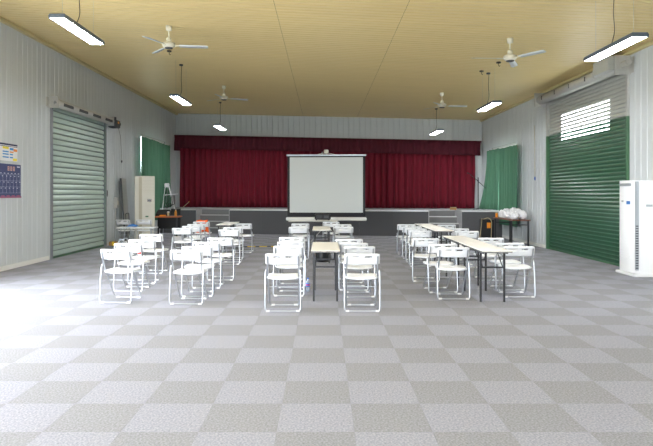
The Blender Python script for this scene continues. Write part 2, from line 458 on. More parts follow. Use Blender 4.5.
def win_curtain(name,label,P0,P1,n,z0,z1,seed,flare,zbf=None,group='green window curtains'):
    c=thing(name,label,'curtain',((P0[0]+P1[0])/2,(P0[1]+P1[1])/2,z0),group=group)
    g=MB().grid(curtain_pts(P0,P1,n,z0,z1,0.27,0.085,seed,8,flare,zbf=zbf)).build('cloth','green_cloth'); solid(g,.005)
    g.parent=c; g.matrix_parent_inverse=TR(*c.location).inverted()
    r=MB().tube([(P0[0],P0[1]-.03,z1+.012),(P1[0],P1[1]+.03,z1+.012)],.014,6).build('curtain_rod','white_trim')
    r.parent=c; r.matrix_parent_inverse=TR(*c.location).inverted()
win_curtain('window_curtain','green curtain half nearest the tall beige air conditioner',(XL+.22,19.34,0),(XL+.22,21.42,0),(1,0,0),.55,3.42,21,.03)
win_curtain('window_curtain','green curtain half on the left window, next to the stage wall',(XL+.14,21.5,0),(XL+.14,23.15,0),(1,0,0),.96,3.42,22,.03)
win_curtain('window_curtain','green curtain half behind the brown table with white bags',(XR-.18,17.78,0),(XR-.18,19.66,0),(-1,0,0),.48,3.02,23,.0)
win_curtain('window_curtain','green curtain half spread over the stage corner beside the microphone stand',(XR-.14,19.74,0),(XR-.14,21.2,0),(-1,0,0),.95,3.06,24,.30)

# ------------------------------------------------------------------ roller shutters
def slat_mesh(L,p,bulge,mats,slot=None):
    """slat along +Y, facing +X, height p; slot=(a,b): between a and b only the lower third is left"""
    prof=[(-.012,-p*.02),(-.012,p*.17),(bulge*.75,p*.20),(bulge,p*.42),(bulge*.95,p*.68),(bulge*.55,p*.92),(-.012,p*1.0)]
    mb=MB()
    def seg(a,b,pr):
        lo=[(x,a,z) for x,z in pr]; hi=[(x,b,z) for x,z in pr]
        k=len(pr)
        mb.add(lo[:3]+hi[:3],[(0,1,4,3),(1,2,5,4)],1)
        mb.grid([lo[2:],hi[2:]],smooth=False)
        mb.grid([[(x-.006,b,z) for x,z in pr],[(x-.006,a,z) for x,z in pr]],smooth=True)
        k=len(pr)
        mb.add([pr3 for pr3 in lo]+[(x-.006,a,z) for x,z in pr],[(i,i+1,k+i+1,k+i) for i in range(k-1)])
        mb.add([pr3 for pr3 in hi]+[(x-.006,b,z) for x,z in pr],[(i+1,i,k+i,k+i+1) for i in range(k-1)])
    if slot is None: seg(0,L,prof)
    else:
        seg(0,slot[0],prof); seg(slot[1],L,prof)
        cut=[(-.012,-p*.02),(-.012,p*.17),(bulge*.75,p*.20),(bulge,p*.42),(bulge*.95,p*.66)]
        seg(slot[0],slot[1],cut)
    return mb.mesh('slat',mats)
# left: pale green shutter
y0,y1=13.34,16.66
sh=thing('roller_shutter','pale green closed roller shutter door with exposed grey drum above','roller shutter',(XL,(y0+y1)/2,0))
p=3.55/27; me=slat_mesh(y1-y0,p,.030,['pale_slat','pale_joint'])
for k in range(27):
    o=obj('slat',me,sh); o.location=(-.03,-(y1-y0)/2,.03+k*p)
H=(y1-y0)/2
MB().box(-.045,.0,-H,H,0,.035,bev=.004).build('bottom_seal','green_rail',sh)
for s,m in ((-1,'steel'),(1,'steel')):
    g=MB(); g.box(-.06,.055,s*H-.04,s*H+.04,0,3.56); g.build('guide_rail',m,sh)
MB().box(.03,.045,H-.055,H-.042,.05,3.5).build('rail_seal','green_rail',sh)
d=MB(); Mx=TR(.17,0,3.60)@Matrix.Rotation(math.pi/2,4,'X')
d.lathe([(.09,-H-.06),(.10,-H-.05),(.10,H+.05),(.09,H+.06)],16,M=Mx); d.build('drum','galv',sh)
for k in range(4):
    yy=-H+.38+k*.86
    MB().box(.17,.278,yy-.26,yy+.26,3.55,3.62,bev=.01).build('drum_slot','dark_grey',sh)
for s in (-1,1):
    g=MB(); g.box(-.0,.24,s*(H+.10)-.012,s*(H+.10)+.012,3.48,3.74); g.box(.0,.03,s*(H+.10)-.12,s*(H+.10)+.12,3.50,3.72)
    g.tube([(.17,s*(H+.02),3.60),(.17,s*(H+.22),3.60)],.035,8); g.build('end_bracket','galv',sh)
mo=MB(); mo.box(.05,.30,H+.14,H+.46,3.44,3.66,bev=.02); mo.tube([(.18,H+.40,3.58),(.18,H+.64,3.58)],.075,10); mo.tube([(.25,H+.16,3.42),(.25,H+.16,3.74)],.04,8)
mt=mo.build('motor','dark_grey',sh); MB().box(.302,.315,H+.24,H+.32,3.56,3.62).build('motor_label','amber',mt)
g=MB(); g.box(.0,.02,H+.12,H+.19,1.42,1.62,bev=.006); g.box(.02,.03,H+.135,H+.175,1.46,1.58); g.build('push_button_switch','black_plastic',sh)
# right: green shutter with pierced slats
y0,y1=11.66,15.84; H=(y1-y0)/2
sh=thing('roller_shutter','dark green roller shutter with grey upper slats and a bright pierced panel','roller shutter',(XR,(y0+y1)/2,0),math.pi)
p=.088; n_s=46
# after the half turn local +Y points to world -Y
za,zb_=2.84,3.56; la,lb_=(y0+y1)/2-15.0,(y0+y1)/2-12.48
mg=slat_mesh(2*H,p,.02,['green_slat','green_joint_glint']); mgs=slat_mesh(2*H,p,.02,['green_slat','green_joint_glint'],(H+la,H+lb_))
mw=slat_mesh(2*H,p,.02,['grey_slat','grey_joint']); mws=slat_mesh(2*H,p,.02,['grey_slat','grey_joint'],(H+la,H+lb_))
for k in range(n_s):
    z=.03+k*p; up=z>3.03; sl=za-.02<z<zb_-.06
    o=obj('slat',(mws if sl else mw) if up else (mgs if sl else mg),sh); o.location=(-.03,-H,z)
MB().box(-.045,.0,-H,H,0,.035,bev=.004).build('bottom_seal','green_rail',sh)
for s in (-1,1):
    MB().box(-.06,.05,s*H-.035,s*H+.035,0,3.08).build('guide_rail','green_rail',sh)
    MB().box(-.06,.05,s*H-.03,s*H+.03,3.08,4.06).build('guide_rail','galv',sh)
d=MB(); Mx=TR(.19,0,4.08)@Matrix.Rotation(math.pi/2,4,'X')
d.lathe([(.10,-H-.06),(.125,-H-.05),(.125,H+.05),(.10,H+.06)],16,M=Mx); d.build('drum','galv',sh)
for k in range(5):
    yy=-H+.35+k*.85; MB().box(.30,.318,yy-.02,yy+.02,4.03,4.13).build('drum_clip','dark_grey',sh)
for s in (-1,1):
    g=MB(); g.box(0,.34,s*(H+.10)-.012,s*(H+.10)+.012,3.90,4.28); g.box(0,.03,s*(H+.10)-.13,s*(H+.10)+.13,3.92,4.24)
    g.tube([(.19,s*(H+.02),4.08),(.19,s*(H+.30),4.08)],.035,8); g.build('end_bracket','galv',sh)
mo=MB(); mo.box(.06,.44,H-.62,H+.04,4.0,4.29,bev=.015); mt=mo.build('motor_box','grey_slat',sh)
MB().tube([(.30,H-.64,4.12),(.30,H-.80,4.10)],.09,10).build('motor','galv',mt)
MB().tube([(.22,H+.20,4.08),(.22,H+.42,4.08)],.06,10).build('chain_wheel','galv',sh)

# ------------------------------------------------------------------ ceiling lamps and fans
def lamp(x,y,z,label,L=1.4,Wd=.21):
    t=thing('pendant_light',label,'lamp',(x,y,z),group='pendant panel lights')
    f=MB()
    f.box(-Wd/2,Wd/2,-L/2,L/2,.028,.05,bev=.006)
    for s in (-1,1):
        f.box(s*Wd/2-.008,s*Wd/2+.008,-L/2,L/2,-.012,.03); f.box(-Wd/2,Wd/2,s*L/2-.008,s*L/2+.008,-.012,.03)
    f.build('frame','lamp_frame',t)
    MB().box(-Wd/2+.009,Wd/2-.009,-L/2+.009,L/2-.009,-.010,.02).build('diffuser','diffuser',t)
    h=ceil_z(x)-z
    c=MB(); c.tube(rnd_path([(-.05,-.04,.05),(-.02,-.02,.12),(.02,0,.25),(.0,0,h*.6),(.015,0,h)],.08,4),.006,6); c.build('power_cord','cord',t)
    for s in (-1,1): MB().tube([(0,s*L*.38,.05),(0,s*L*.38,h)],.0022,5).build('hanger_wire','galv',t)
    MB().lathe([(.045,h-.035),(.05,h-.005),(.05,h)],12).build('ceiling_rose','dark_grey',t)
for x,y,z,l in ((-3.57,8.45,3.89,'bright pendant panel light above the left wall near the camera'),
                (-3.62,14.75,3.89,'pendant panel light, middle of the three along the left side'),
                (-3.72,20.9,3.89,'farthest pendant light on the left, in front of the red valance'),
                (4.14,8.24,3.58,'bright pendant panel light just above the green shutter drum'),
                (4.02,14.05,3.62,'pendant panel light, middle of the three along the right side'),
                (3.92,20.0,3.62,'farthest pendant light on the right, close to the stage')):
    lamp(x,y,z,l)
# the row goes on over the camera
lamp(-3.63,1.9,3.89,'pendant panel light over the left side behind the camera view')
lamp(4.08,1.9,3.62,'pendant panel light over the right side behind the camera view')
def make_fan():
    t=thing('ceiling_fan','fan','fan',group='ceiling fans')
    r=MB(); r.lathe([(.012,-.30),(.012,0)],10); r.lathe([(.02,-.10),(.055,-.085),(.06,0)],16); r.lathe([(.02,-.31),(.05,-.30),(.045,-.235),(.02,-.225)],16)
    r.build('downrod','fan_cream',t)
    MB().lathe([(.03,-.43),(.075,-.425),(.115,-.40),(.125,-.37),(.12,-.335),(.08,-.315),(.03,-.31)],24).build('motor_housing','fan_cream',t)
    MB().lathe([(.03,-.442),(.07,-.44),(.078,-.424)],20).build('motor_cap','dark_grey',t)
    for k in range(3):
        b=MB(); prof=[]
        n=8; top=[];bot=[]
        for i in range(n+1):
            s=i/n; x=.20+.55*s; w=.050+.018*s-(.03 if i==n else 0)
            top.append((x,-w,-.385+.012-.004*s)); bot.append((x,w,-.385-.012-.004*s))
        b.grid([top,bot],smooth=True)
        o=b.build('blade','fan_blade',t); o.rotation_euler=(0,0,2*math.pi*k/3); solid(o,.006)
        a=MB(); a.box(.09,.26,-.02,.02,-.392,-.380); ao=a.build('blade_bracket','fan_cream',o)
    return t
fan=make_fan()
for i,(x,y,a,l) in enumerate(((-3.0,11.25,8,'cream ceiling fan on the left, nearest the camera'),(-3.0,17.5,22,'cream ceiling fan on the left, above the farther chairs'),
                (3.56,11.0,-55,'cream ceiling fan on the right, nearest the camera'),(3.5,17.0,3,'cream ceiling fan on the right, nearest the stage'))):
    f_=fan if i==0 else copy_tree(fan)
    f_.location=(x,y,ceil_z(x)); f_.rotation_euler=(0,0,math.radians(a)); f_['label']=l
for x,y,l in ((-3.54,13.3,'small dark ceiling hook beside the left nearest fan'),(3.92,12.9,'small dark ceiling hook just behind the right nearest fan'),(3.80,13.85,'small dark ceiling hook beside the right middle pendant cord')):
    h=MB(); z=ceil_z(x); h.lathe([(.05,z-.03),(.055,z)],10); h.tube([(0,0,z-.03),(0,0,z-.08),(.02,0,z-.10),(.03,0,z-.08)],.008,6)
    o=h.build('ceiling_hook','cord'); o.location=(x,y,0); tag(o,l,'hook',group='ceiling hooks')

# ------------------------------------------------------------------ folding chair
def make_chair():
    t=thing('folding_chair','chair','chair',group='white folding chairs')
    ZT=.745
    # main frame: backrest tube running down to the front feet
    r=.0105
    pts=[(-.2,-.215,ZT-.03),(-.2,-.125,.47),(-.2,.20,r),(.2,.20,r),(.2,-.125,.47),(.2,-.215,ZT-.03)]
    MB().tube(rnd_path(pts,.05,5),r,8).build('main_frame','chrome',t)
    pts=[(-.2,-.14,.525),(-.226,-.15,.535),(-.228,-.19,.30),(-.228,-.215,r),(.228,-.215,r),(.228,-.19,.30),(.226,-.15,.535),(.2,-.14,.525)]
    MB().tube(rnd_path(pts,.045,5),r,8).build('rear_leg_frame','chrome',t)
    MB().tube([(-.2,.0,.29),(.2,.0,.29)],.007,6).build('crossbar','chrome',t)
    # seat: dished slab with rounded corners
    nx,ny=8,7; top=[];
    def corner(u,v):
        x=u*.215; y=v*.19
        if abs(u)>.7 and abs(v)>.7:
            k=(abs(u)-.7)/.3*(abs(v)-.7)/.3; x-=math.copysign(.022*k,u); y-=math.copysign(.022*k,v)
        return x,y
    for j in range(ny+1):
        v=-1+2*j/ny; row=[]
        for i in range(nx+1):
            u=-1+2*i/nx; x,y=corner(u,v); e=max(abs(u),abs(v))
            z=.450-.012*(1-u*u)*(1-.3*v)+(-.018 if j==ny else 0)-(.012 if e>.99 else 0)
            row.append((x,y+.035,z))
        top.append(row)
    s=MB(); s.grid(top); o=s.build('seat','white_plastic',t); solid(o,.022,-1)
    # backrest: curved panel with handle slot
    nx=14; zr=[.605,.625,.672,.694,.716,.738,.748]
    def bp(u,z):
        x=u*.226; k=(ZT-z)/.27
        y=-.222+.09*k-.035*(1-u*u)+.03
        zz=z-(.012*max(0,(abs(u)-.8)/.2)**2 if z>.74 else 0)+(.012*max(0,(abs(u)-.8)/.2)**2 if z<.61 else 0)
        return (x,y,zz)
    vs=[bp(-1+2*i/nx,z) for z in zr for i in range(nx+1)]; fs=[]
    for j in range(len(zr)-1):
        for i in range(nx):
            if j==3 and (3<=i<=5 or 8<=i<=10): continue
            a=j*(nx+1)+i; fs.append((a,a+1,a+nx+2,a+nx+1))
    s=MB(); s.add(vs,fs,0,True); o=s.build('backrest','white_plastic',t); solid(o,.018)
    for sx in (-1,1):
        MB().tube([(sx*.17,-.215,r),(sx*.215,-.215,r)],.0145,8).build('foot_cap','rubber_white',t)
        MB().tube([(sx*.13,.20,r),(sx*.185,.20,r)],.0145,8).build('foot_cap','rubber_white',t)
    return t
chair=make_chair(); used=[False]
def put_chair(x,y,label,rz=0.0):
    """x, y: where the rear floor bar stands"""
    c=copy_tree(chair) if used[0] else chair
    used[0]=True
    c.location=(x,y+.215,0); c.rotation_euler=(0,0,math.radians(rz)); c['label']=label
    return c
ORD=['nearest the camera','second from the camera','third from the camera','fourth from the camera','fifth from the camera','sixth from the camera','seventh from the camera','eighth from the camera','ninth from the camera']
cols=[('outer left column by the pale shutter',[(-2.86,8.02,-6),(-3.01,8.95,-3),(-3.05,9.7,2),(-3.25,10.95,-4),(-3.15,12.9,0),(-3.13,13.7,3),(-3.18,14.5,-2),(-3.32,15.75,0)]),
      ('inner column of the left block',[(-1.87,7.92,-2),(-1.86,8.5,3),(-1.86,9.25,-2),(-1.80,10.1,2),(-2.0,12.35,-3),(-2.06,13.2,0),(-2.03,14.8,-5)]),
      ('left column along the centre tables',[(-.52,7.44,1),(-.50,8.55,-2),(-.52,9.3,2),(-.55,10.2,0),(-.57,13.3,2),(-.58,14.8,0)]),
      ('right column along the centre tables',[(.51,7.44,-1),(.53,8.45,2),(.49,9.05,-3),(.45,9.8,0),(.47,13.35,1),(.48,14.4,0)]),
      ('left column along the right tables',[(1.89,8.3,-3),(1.82,8.85,6),(1.79,9.95,-4),(2.03,12.0,0),(2.07,12.75,-2),(2.08,13.5,2),(2.08,14.4,0)]),
      ('outer right column beside the right tables',[(2.88,8.45,-2),(2.93,9.05,2),(2.93,10.05,0),(2.98,11.85,-3),(2.98,12.7,2),(3.04,14.2,0)])]
for nm,lst in cols:
    for k,(x,y,a) in enumerate(lst):
        put_chair(x,y,'white folding chair in the %s, %s'%(nm, ORD[k] if k<len(lst)-1 else 'farthest away'),a)
put_chair(.22,15.7,'white folding chair in front of the black projector',0)
put_chair(-5.84,16.92,'white folding chair against the left wall near the conduit box',-10)
put_chair(-5.30,16.98,'white folding chair standing before the tall beige air conditioner',8)

# ------------------------------------------------------------------ folding tables
def make_table():
    t=thing('folding_table','table','table',group='narrow folding tables')
    L,Wd,Z=1.40,.40,.74
    tp=MB().box(-Wd/2,Wd/2,0,L,Z-.026,Z,bev=.005).build('tabletop','table_cream',t)
    e=MB(); e.box(-Wd/2-.003,Wd/2+.003,-.003,L+.003,Z-.022,Z-.010); e.build('edge_band','dark_grey',tp)
    for yl,dr in ((.24,1),(L-.24,-1)):
        for s in (-1,1):
            MB().box(s*.165-.013,s*.165+.013,yl-.013,yl+.013,0,Z-.026).build('leg','black_metal',t)
        MB().box(-.165,.165,yl-.010,yl+.010,.475,.497).build('crossbar','black_metal',t)
        b=MB()
        for s in (-1,1): b.tube([(s*.14,yl,.50),(s*.14,yl+dr*.28,Z-.03)],.008,6)
        b.build('folding_brace','black_metal',t)
    r=MB(); 
    for s in (-1,1): r.box(s*.165-.012,s*.165+.012,.1,L-.1,Z-.05,Z-.026)
    r.build('under_rail','black_metal',t); return t
tab=make_table(); tu=[False]
def put_table(x,y,label,rz=0):
    c=copy_tree(tab) if tu[0] else tab
    tu[0]=True; c.location=(x,y,0); c.rotation_euler=(0,0,math.radians(rz)); c['label']=label; return c
put_table(.035,7.93,'cream folding table nearest the camera between the centre chairs')
put_table(-.03,12.35,'cream folding table in the centre, behind the nearest one')
put_table(.42,16.5,'cream folding table set crosswise under the projector',90)
put_table(2.38,7.88,'cream folding table at the near end of the right row')
put_table(2.40,9.31,'second cream folding table of the right row')
put_table(2.55,12.1,'third cream folding table of the right row')
put_table(2.56,13.52,'farthest cream folding table of the right row')
put_table(-2.48,14.4,'cream folding table between the far chairs of the left block')

# ------------------------------------------------------------------ projection screen, projector
sc=thing('projection_screen','white tripod projection screen with black border before the red curtain','projection screen',(.10,18.0,0),math.radians(-3))
w=1.215
MB().box(-1.14,1.14,.0,.004,.92,2.645).build('canvas','canvas',sc)
bo=MB(); bo.box(-w,-1.14,-.001,.005,.80,2.70); bo.box(1.14,w,-.001,.005,.80,2.70); bo.box(-1.14,1.14,-.001,.005,.80,.92); bo.box(-1.14,1.14,-.001,.005,2.645,2.70)
bo.build('border','screen_black',sc)
MB().box(-w-.03,w+.03,-.02,.03,2.68,2.735,bev=.01).build('top_bar','ac_silver',sc)
cs=MB(); cs.box(-w-.04,w+.04,-.06,.06,.665,.775,bev=.025); cs.build('roller_case','white_trim',sc)
MB().tube([(0,.09,.30),(0,.09,2.86)],.016,8).build('pole','galv',sc)
hk=MB(); hk.box(-.07,.07,-.03,.12,2.76,2.88,bev=.015); hk.tube(rnd_path([(-.28,0,2.73),(-.1,0,2.765),(.1,0,2.765),(.28,0,2.73)],.05),.008,6); hk.build('hanging_hook','ac_beige',sc)
for k in range(3):
    a=math.radians(90+120*k); MB().tube([(0,.09,.55),(.55*math.cos(a),.09+.55*math.sin(a),.012)],.011,6).build('tripod_leg','galv',sc)
pj=thing('projector','black projector on the crosswise cream table','projector',(-.01,16.7,.742))
MB().box(-.23,.23,-.15,.15,.02,.20,bev=.03).build('body','black_plastic',pj)
MB().lathe([(.03,0),(.055,.01),(.055,.05),(.03,.06)],16,M=TR(.12,.16,.11)@Matrix.Rotation(-math.pi/2,4,'X')).build('lens','display_black',pj)
v=MB()
for k in range(5): v.box(-.18,-.03,-.156,-.15,.06+.02*k,.068+.02*k)
v.build('vent_slats','dark_grey',pj)
pl=MB(); pl.box(.04,.17,-.156,-.149,.07,.14); pl.build('connector_panel','dark_grey',pj)
for sx in (-1,1): MB().lathe([(.015,0),(.015,.022)],8,M=TR(sx*.18,0,0)).build('foot','black_plastic',pj)
# laptop bag under the centre table
bg_=thing('equipment_bag','dark equipment bag lying under the second centre table','bag',(.0,13.0,0))
g=MB(); n=10
for k in range(1):
    P=[[( .15*math.cos(2*math.pi*i/16)*(1-.25*max(0,j-3)/3)*(1 if abs(math.cos(2*math.pi*i/16))<.8 else 1.1), .24*math.sin(2*math.pi*i/16)*(1-.2*max(0,j-3)/3), .3*j/6*(1-.1*math.sin(3*i))) for i in range(17)] for j in range(7)]
g.grid(P); o=g.build('body','black_plastic',bg_); solid(o,.01)
MB().box(-.10,.10,-.16,.16,.26,.285,bev=.01).build('flap','dark_grey',bg_)
MB().tube(rnd_path([(0,-.1,.28),(0,-.08,.37),(0,.08,.37),(0,.1,.28)],.04),.01,6).build('handle','galv',bg_)
# water bottle
wb=thing('water_bottle','clear water bottle with blue cap on the carpet by the nearest centre table','bottle',(-.235,9.0,0))
MB().lathe([(.026,0),(.032,.006),(.033,.05),(.030,.07),(.033,.09),(.033,.13),(.026,.165),(.013,.185),(.013,.195)],16).build('bottle_body','bottle_clear',wb)
MB().lathe([(.0145,.19),(.0145,.212)],12).build('cap','bottle_blue',wb)
lb=MB().lathe([(.0335,.075),(.0335,.125)],16).build('label_band','bottle_blue',wb)
MB().lathe([(.0338,.095),(.0338,.110)],16).build('label_stripe','label_red',lb)

# orange jacket over a chair
jk=thing('orange_jacket','orange jacket hung over a chair back in the far left row','jacket',(-3.30,15.825,0))
P=[]
for (y,z) in ((-.075,.735),(-.07,.765),(-.045,.785),(.0,.775),(.04,.66),(.06,.54),(.07,.47)):
    P.append([(-.15+.30*i/10, y+.012*math.sin(i*1.3)*(1 if y<0 else -1), z+.012*math.sin(i*.9+y*30)) for i in range(11)])
o=MB().grid(P).build('jacket_body','orange_cloth',jk); solid(o,.012)
for s in (-1,1):
    MB().tube([(s*.10,.07,.62),(s*.15,.09,.50),(s*.155,.09,.40)],[.04,.045,.035],8).build('sleeve','orange_cloth',jk)
# red sticker on a chair
rt=thing('paper_tag','small red and white tag hanging on a chair of the outer left column','tag',(-2.98,8.93,.58))
MB().box(-.035,.035,-.003,.0,0,.07).build('card','paper',rt); MB().box(-.028,.028,-.0045,-.003,.01,.045).build('print','red_tag',rt)
rt.location=(-2.85,8.99,.57)

# ------------------------------------------------------------------ posters on the left wall
xw=XL+.0195
cal=thing('wall_calendar','dark blue wall calendar with a white grid on the left wall','calendar',(xw,11.52,1.43))
MB().box(0,.006,-.48,.48,0,.68).build('sheet','calendar_blue',cal)
g=MB()
for k in range(8): y=-.45+.9*k/7; g.box(.006,.0072,y-.0015,y+.0015,.10,.47)
for k in range(4): z=.10+.37*k/3; g.box(.006,.0072,-.45,.45,z-.0015,z+.0015)
g.build('printed_grid','ink_white',cal)
g=MB()
for k in range(7):
    y=-.39+.13*k
    g.box(.006,.0072,y-.025,y+.025,.485,.50)
for k in range(18): y=-.42+.84*((k*5)%18)/17; z=.13+.12*(k%3); g.box(.006,.0072,y,y+.04,z+.06,z+.075)
g.box(.006,.0072,.33,.44,.62,.645)
g.build('printed_lettering','ink_white',cal)
g=MB()
for k in range(3):
    y=-.02+.10*k
    for a,b,c,d in ((0,.065,.0,.012),(0,.065,.035,.045),(0,.065,.075,.088),(.0,.012,0,.088),(.053,.065,0,.088),(.027,.037,0,.088)): g.box(.006,.0075,y+a,y+b,.545+c,.545+d)
g.build('printed_title','ink_peach',cal)
g=MB()
for k in range(16): y=-.47+.94*k/15; g.box(.006,.0072,y-.03,y+.03,.0,.03+.03*abs(math.sin(k*2.1)))
g.build('printed_flowers','ink_pink',cal)
po=thing('notice_poster','white colour-block notice sheet above the blue calendar','poster',(xw,11.42,2.17))
MB().box(0,.005,-.45,.45,0,.345).build('sheet','paper',po)
for nm,cells in (('ink_navy',[(-.45,.45,.31,.345),(-.45,.45,.285,.297)]),('ink_yellow',[(-.10,.12,.235,.28),(.28,.43,.01,.06),(-.42,-.30,.2,.27)]),('ink_blue',[(.16,.30,.22,.265),(-.10,.12,.17,.195),(-.10,.12,.12,.145),(-.1,.12,.06,.085),(.16,.28,.12,.145),(.16,.28,.06,.085),(-.4,-.2,.12,.145)]),('ink_orange',[(.30,.44,.20,.25),(.16,.30,.17,.195)])):
    g=MB()
    for a,b,c,d in cells: g.box(.005,.0062,a,b,c,d)
    g.build('printed_blocks',nm,po)

# ------------------------------------------------------------------ air conditioner, right
ac=thing('floor_air_conditioner','tall white floor-standing air conditioner beside the green shutter','air conditioner',(5.90,10.85,0))
def rprism(mb,pts,z0,z1,mi=0):
    n=len(pts); mb.add([(x,y,z0) for x,y in pts]+[(x,y,z1) for x,y in pts],[tuple(range(n))[::-1],tuple(range(n,2*n))]+[(i,(i+1)%n,n+(i+1)%n,n+i) for i in range(n)],mi); return mb
rprism(MB(),[(-.14,-.33),(.24,-.33),(.24,.33),(-.14,.33)],.05,1.76).build('cabinet','ac_white',ac)
bow=[(-.14-.09*math.sin(math.pi*(i+1)/10)**.6,-.29+.58*i/8) for i in range(9)]
rprism(MB(),[(-.14,-.30)]+bow+[(-.14,.30)],.06,1.765).build('front_panel','ac_white',ac)
MB().box(-.205,-.145,-.315,-.295,.12,1.74).build('side_strip','ac_silver',ac)
for k in range(18): MB().box(-.20,-.15,-.319,-.315,.15+.045*k,.17+.045*k).build('intake_slat','dark_grey',ac)
g=MB()
for k in range(12): g.box(-.236,-.225,-.16,.20,.30+.05*k,.306+.05*k)
g.build('front_louvres','ac_white',ac)
g=MB(); g.box(-.238,-.20,-.18,.18,1.66,1.71); g.build('outlet_slot','ac_silver',ac)
MB().box(-.2365,-.22,-.16,-.06,1.32,1.38).build('display_panel','display_blue',ac)
MB().box(-.236,-.22,.06,.12,1.36,1.39).build('brand_print','ac_silver',ac)
MB().box(-.02,.10,-.333,-.330,1.28,1.32).build('rating_plate','ac_silver',ac)
MB().box(-.24,.25,-.345,.345,0,.05,bev=.01).build('base','ac_white',ac)

# ------------------------------------------------------------------ air conditioner, left, and things about it
ac=thing('cabinet_air_conditioner','tall beige cabinet air conditioner in the left corner','air conditioner',(-5.60,18.15,0),math.radians(18))
MB().box(-.16,.30,-.20,.22,0,2.06,bev=.012).build('cabinet','ac_beige',ac)
MB().box(-.30,-.16,-.19,.21,.02,2.05,bev=.012).build('side_panel','ac_beige',ac)
MB().box(-.175,-.085,-.206,-.199,.06,2.02).build('corner_strip','ac_beige_dark',ac)
MB().box(-.07,.29,-.212,-.199,1.50,2.02,bev=.004).build('outlet_panel','ac_beige',ac)
MB().box(-.07,.29,-.212,-.199,.10,1.46,bev=.004).build('lower_panel','ac_beige',ac)
MB().box(.08,.20,-.216,-.211,1.26,1.34).build('display_window','display_black',ac)
MB().box(.02,.11,-.216,-.211,.78,.82).build('brand_badge','green_rail',ac)
g=MB()
for k in range(9): g.box(-.05,.27,-.216,-.211,1.56+.045*k,1.565+.045*k)
g.build('outlet_louvres','ac_beige_dark',ac)
ft=thing('folded_table','folded grey tabletop leaning on the wall beside the beige air conditioner','table',(-6.05,17.9,0),math.radians(8))
o=MB().box(-.02,.02,-.35,.35,0,1.98,bev=.006).build('tabletop','galv',ft); o.rotation_euler=(0,math.radians(-4),0)
o=MB().box(-.023,.023,-.355,-.335,0,1.98).build('edge_band','dark_grey',ft); o.rotation_euler=(0,math.radians(-4),0)
o=MB().tube(rnd_path([(.03,-.25,.2),(.05,-.25,.9),(.05,.25,.9),(.03,.25,.2)],.05),.012,6).build('folded_legs','black_metal',ft); o.rotation_euler=(0,math.radians(-4),0)
cb=thing('conduit_box','grey switch box with a conduit running down the left wall','switch box',(XL+.02,17.42,1.08))
MB().box(0,.10,-.09,.09,0,.32,bev=.01).build('box','galv',cb)
MB().tube([(.03,0,0),(.03,0,-1.0)],.018,8).build('conduit','galv',cb)
MB().box(.10,.108,-.05,.05,.10,.22).build('switch_plate','ac_beige',cb)
# low white bench-table with a blue cloth
bt=thing('low_table','long low white folding table along the left wall','table',(-5.15,16.05,0))
MB().box(-.52,.52,-.2,.2,.555,.585,bev=.006).build('tabletop','white_plastic',bt)
for s in (-1,1):
    MB().tube(rnd_path([(s*.40,-.16,.555),(s*.46,-.16,.012),(s*.46,.16,.012),(s*.40,.16,.555)],.03),.011,6).build('leg_frame','chrome',bt)
cl_=thing('blue_cloth','crumpled blue cloth lying on the low white table','cloth',(-5.28,16.05,.587))
P=[[(-.13+.26*i/9, -.11+.22*j/7, .012+.05*math.exp(-((i-4.5)**2+(j-3.5)**2)/9)+.018*abs(math.sin(i*1.7+j*2.3))*(0<i<9 and 0<j<7)) for i in range(10)] for j in range(8)]
o=MB().grid(P).build('cloth','blue_cloth',cl_); solid(o,.012,1)
# knocked-down chair lying on the floor: only its folded frame shows
fc=thing('collapsed_chair','collapsed white folding chair propped on the floor behind the outer left chairs','chair',(-4.55,13.1,0),math.radians(6))
MB().tube(rnd_path([(-.42,-.03,.012),(.0,-.03,.50),(.33,-.03,.10),(.33,.35,.10),(0,.35,.50),(-.42,.35,.012),(-.42,-.03,.012)],.05),.0125,8).build('main_frame','chrome',fc)
MB().tube(rnd_path([(-.30,.0,.0125),(.30,.0,.14),(.30,.32,.14),(-.30,.32,.0125),(-.30,.0,.0125)],.04),.0115,8).build('leg_frame','chrome',fc)
o=MB().box(-.19,.19,-.18,.18,0,.02,bev=.008).build('seat','white_plastic',fc); o.location=(.12,.16,.26); o.rotation_euler=(0,math.radians(50),0)
o=MB().box(-.07,.07,-.2,.2,0,.02,bev=.008).build('backrest','white_plastic',fc); o.location=(-.34,.16,.10); o.rotation_euler=(0,math.radians(-50),0)
# brown desk with gear
dk=thing('wooden_desk','orange-brown wooden desk with black legs in the left corner','desk',(-5.05,18.75,0))
MB().box(-.42,.42,-.28,.28,.745,.785,bev=.006).build('tabletop','orange_wood',dk)
for sx in (-1,1):
    for sy in (-1,1): MB().box(sx*.36-.02,sx*.36+.02,sy*.24-.02,sy*.24+.02,0,.745).build('leg','black_metal',dk)
MB().box(-.36,.36,.22,.235,.36,.745).build('modesty_panel','black_plastic',dk)
def put_small(name,label,cat,loc,parts,rz=0,group=None):
    t=thing(name,label,cat,loc,rz,group)
    for nm,mb,m in parts: mb.build(nm,m,t)
    return t
put_small('audio_mixer','black audio mixer at the left end of the wooden desk','mixer',(-5.22,18.85,.787),[('body',MB().hexa([(-.20,-.15,0),(.20,-.15,0),(.20,.15,0),(-.20,.15,0)],[(-.20,-.15,.05),(.20,-.15,.05),(.20,.15,.20),(-.20,.15,.20)]),'black_plastic'),
    ('knob_row',MB().box(-.16,.16,-.10,-.06,.06,.085).box(-.16,.16,-.02,.02,.10,.125),'dark_grey')])
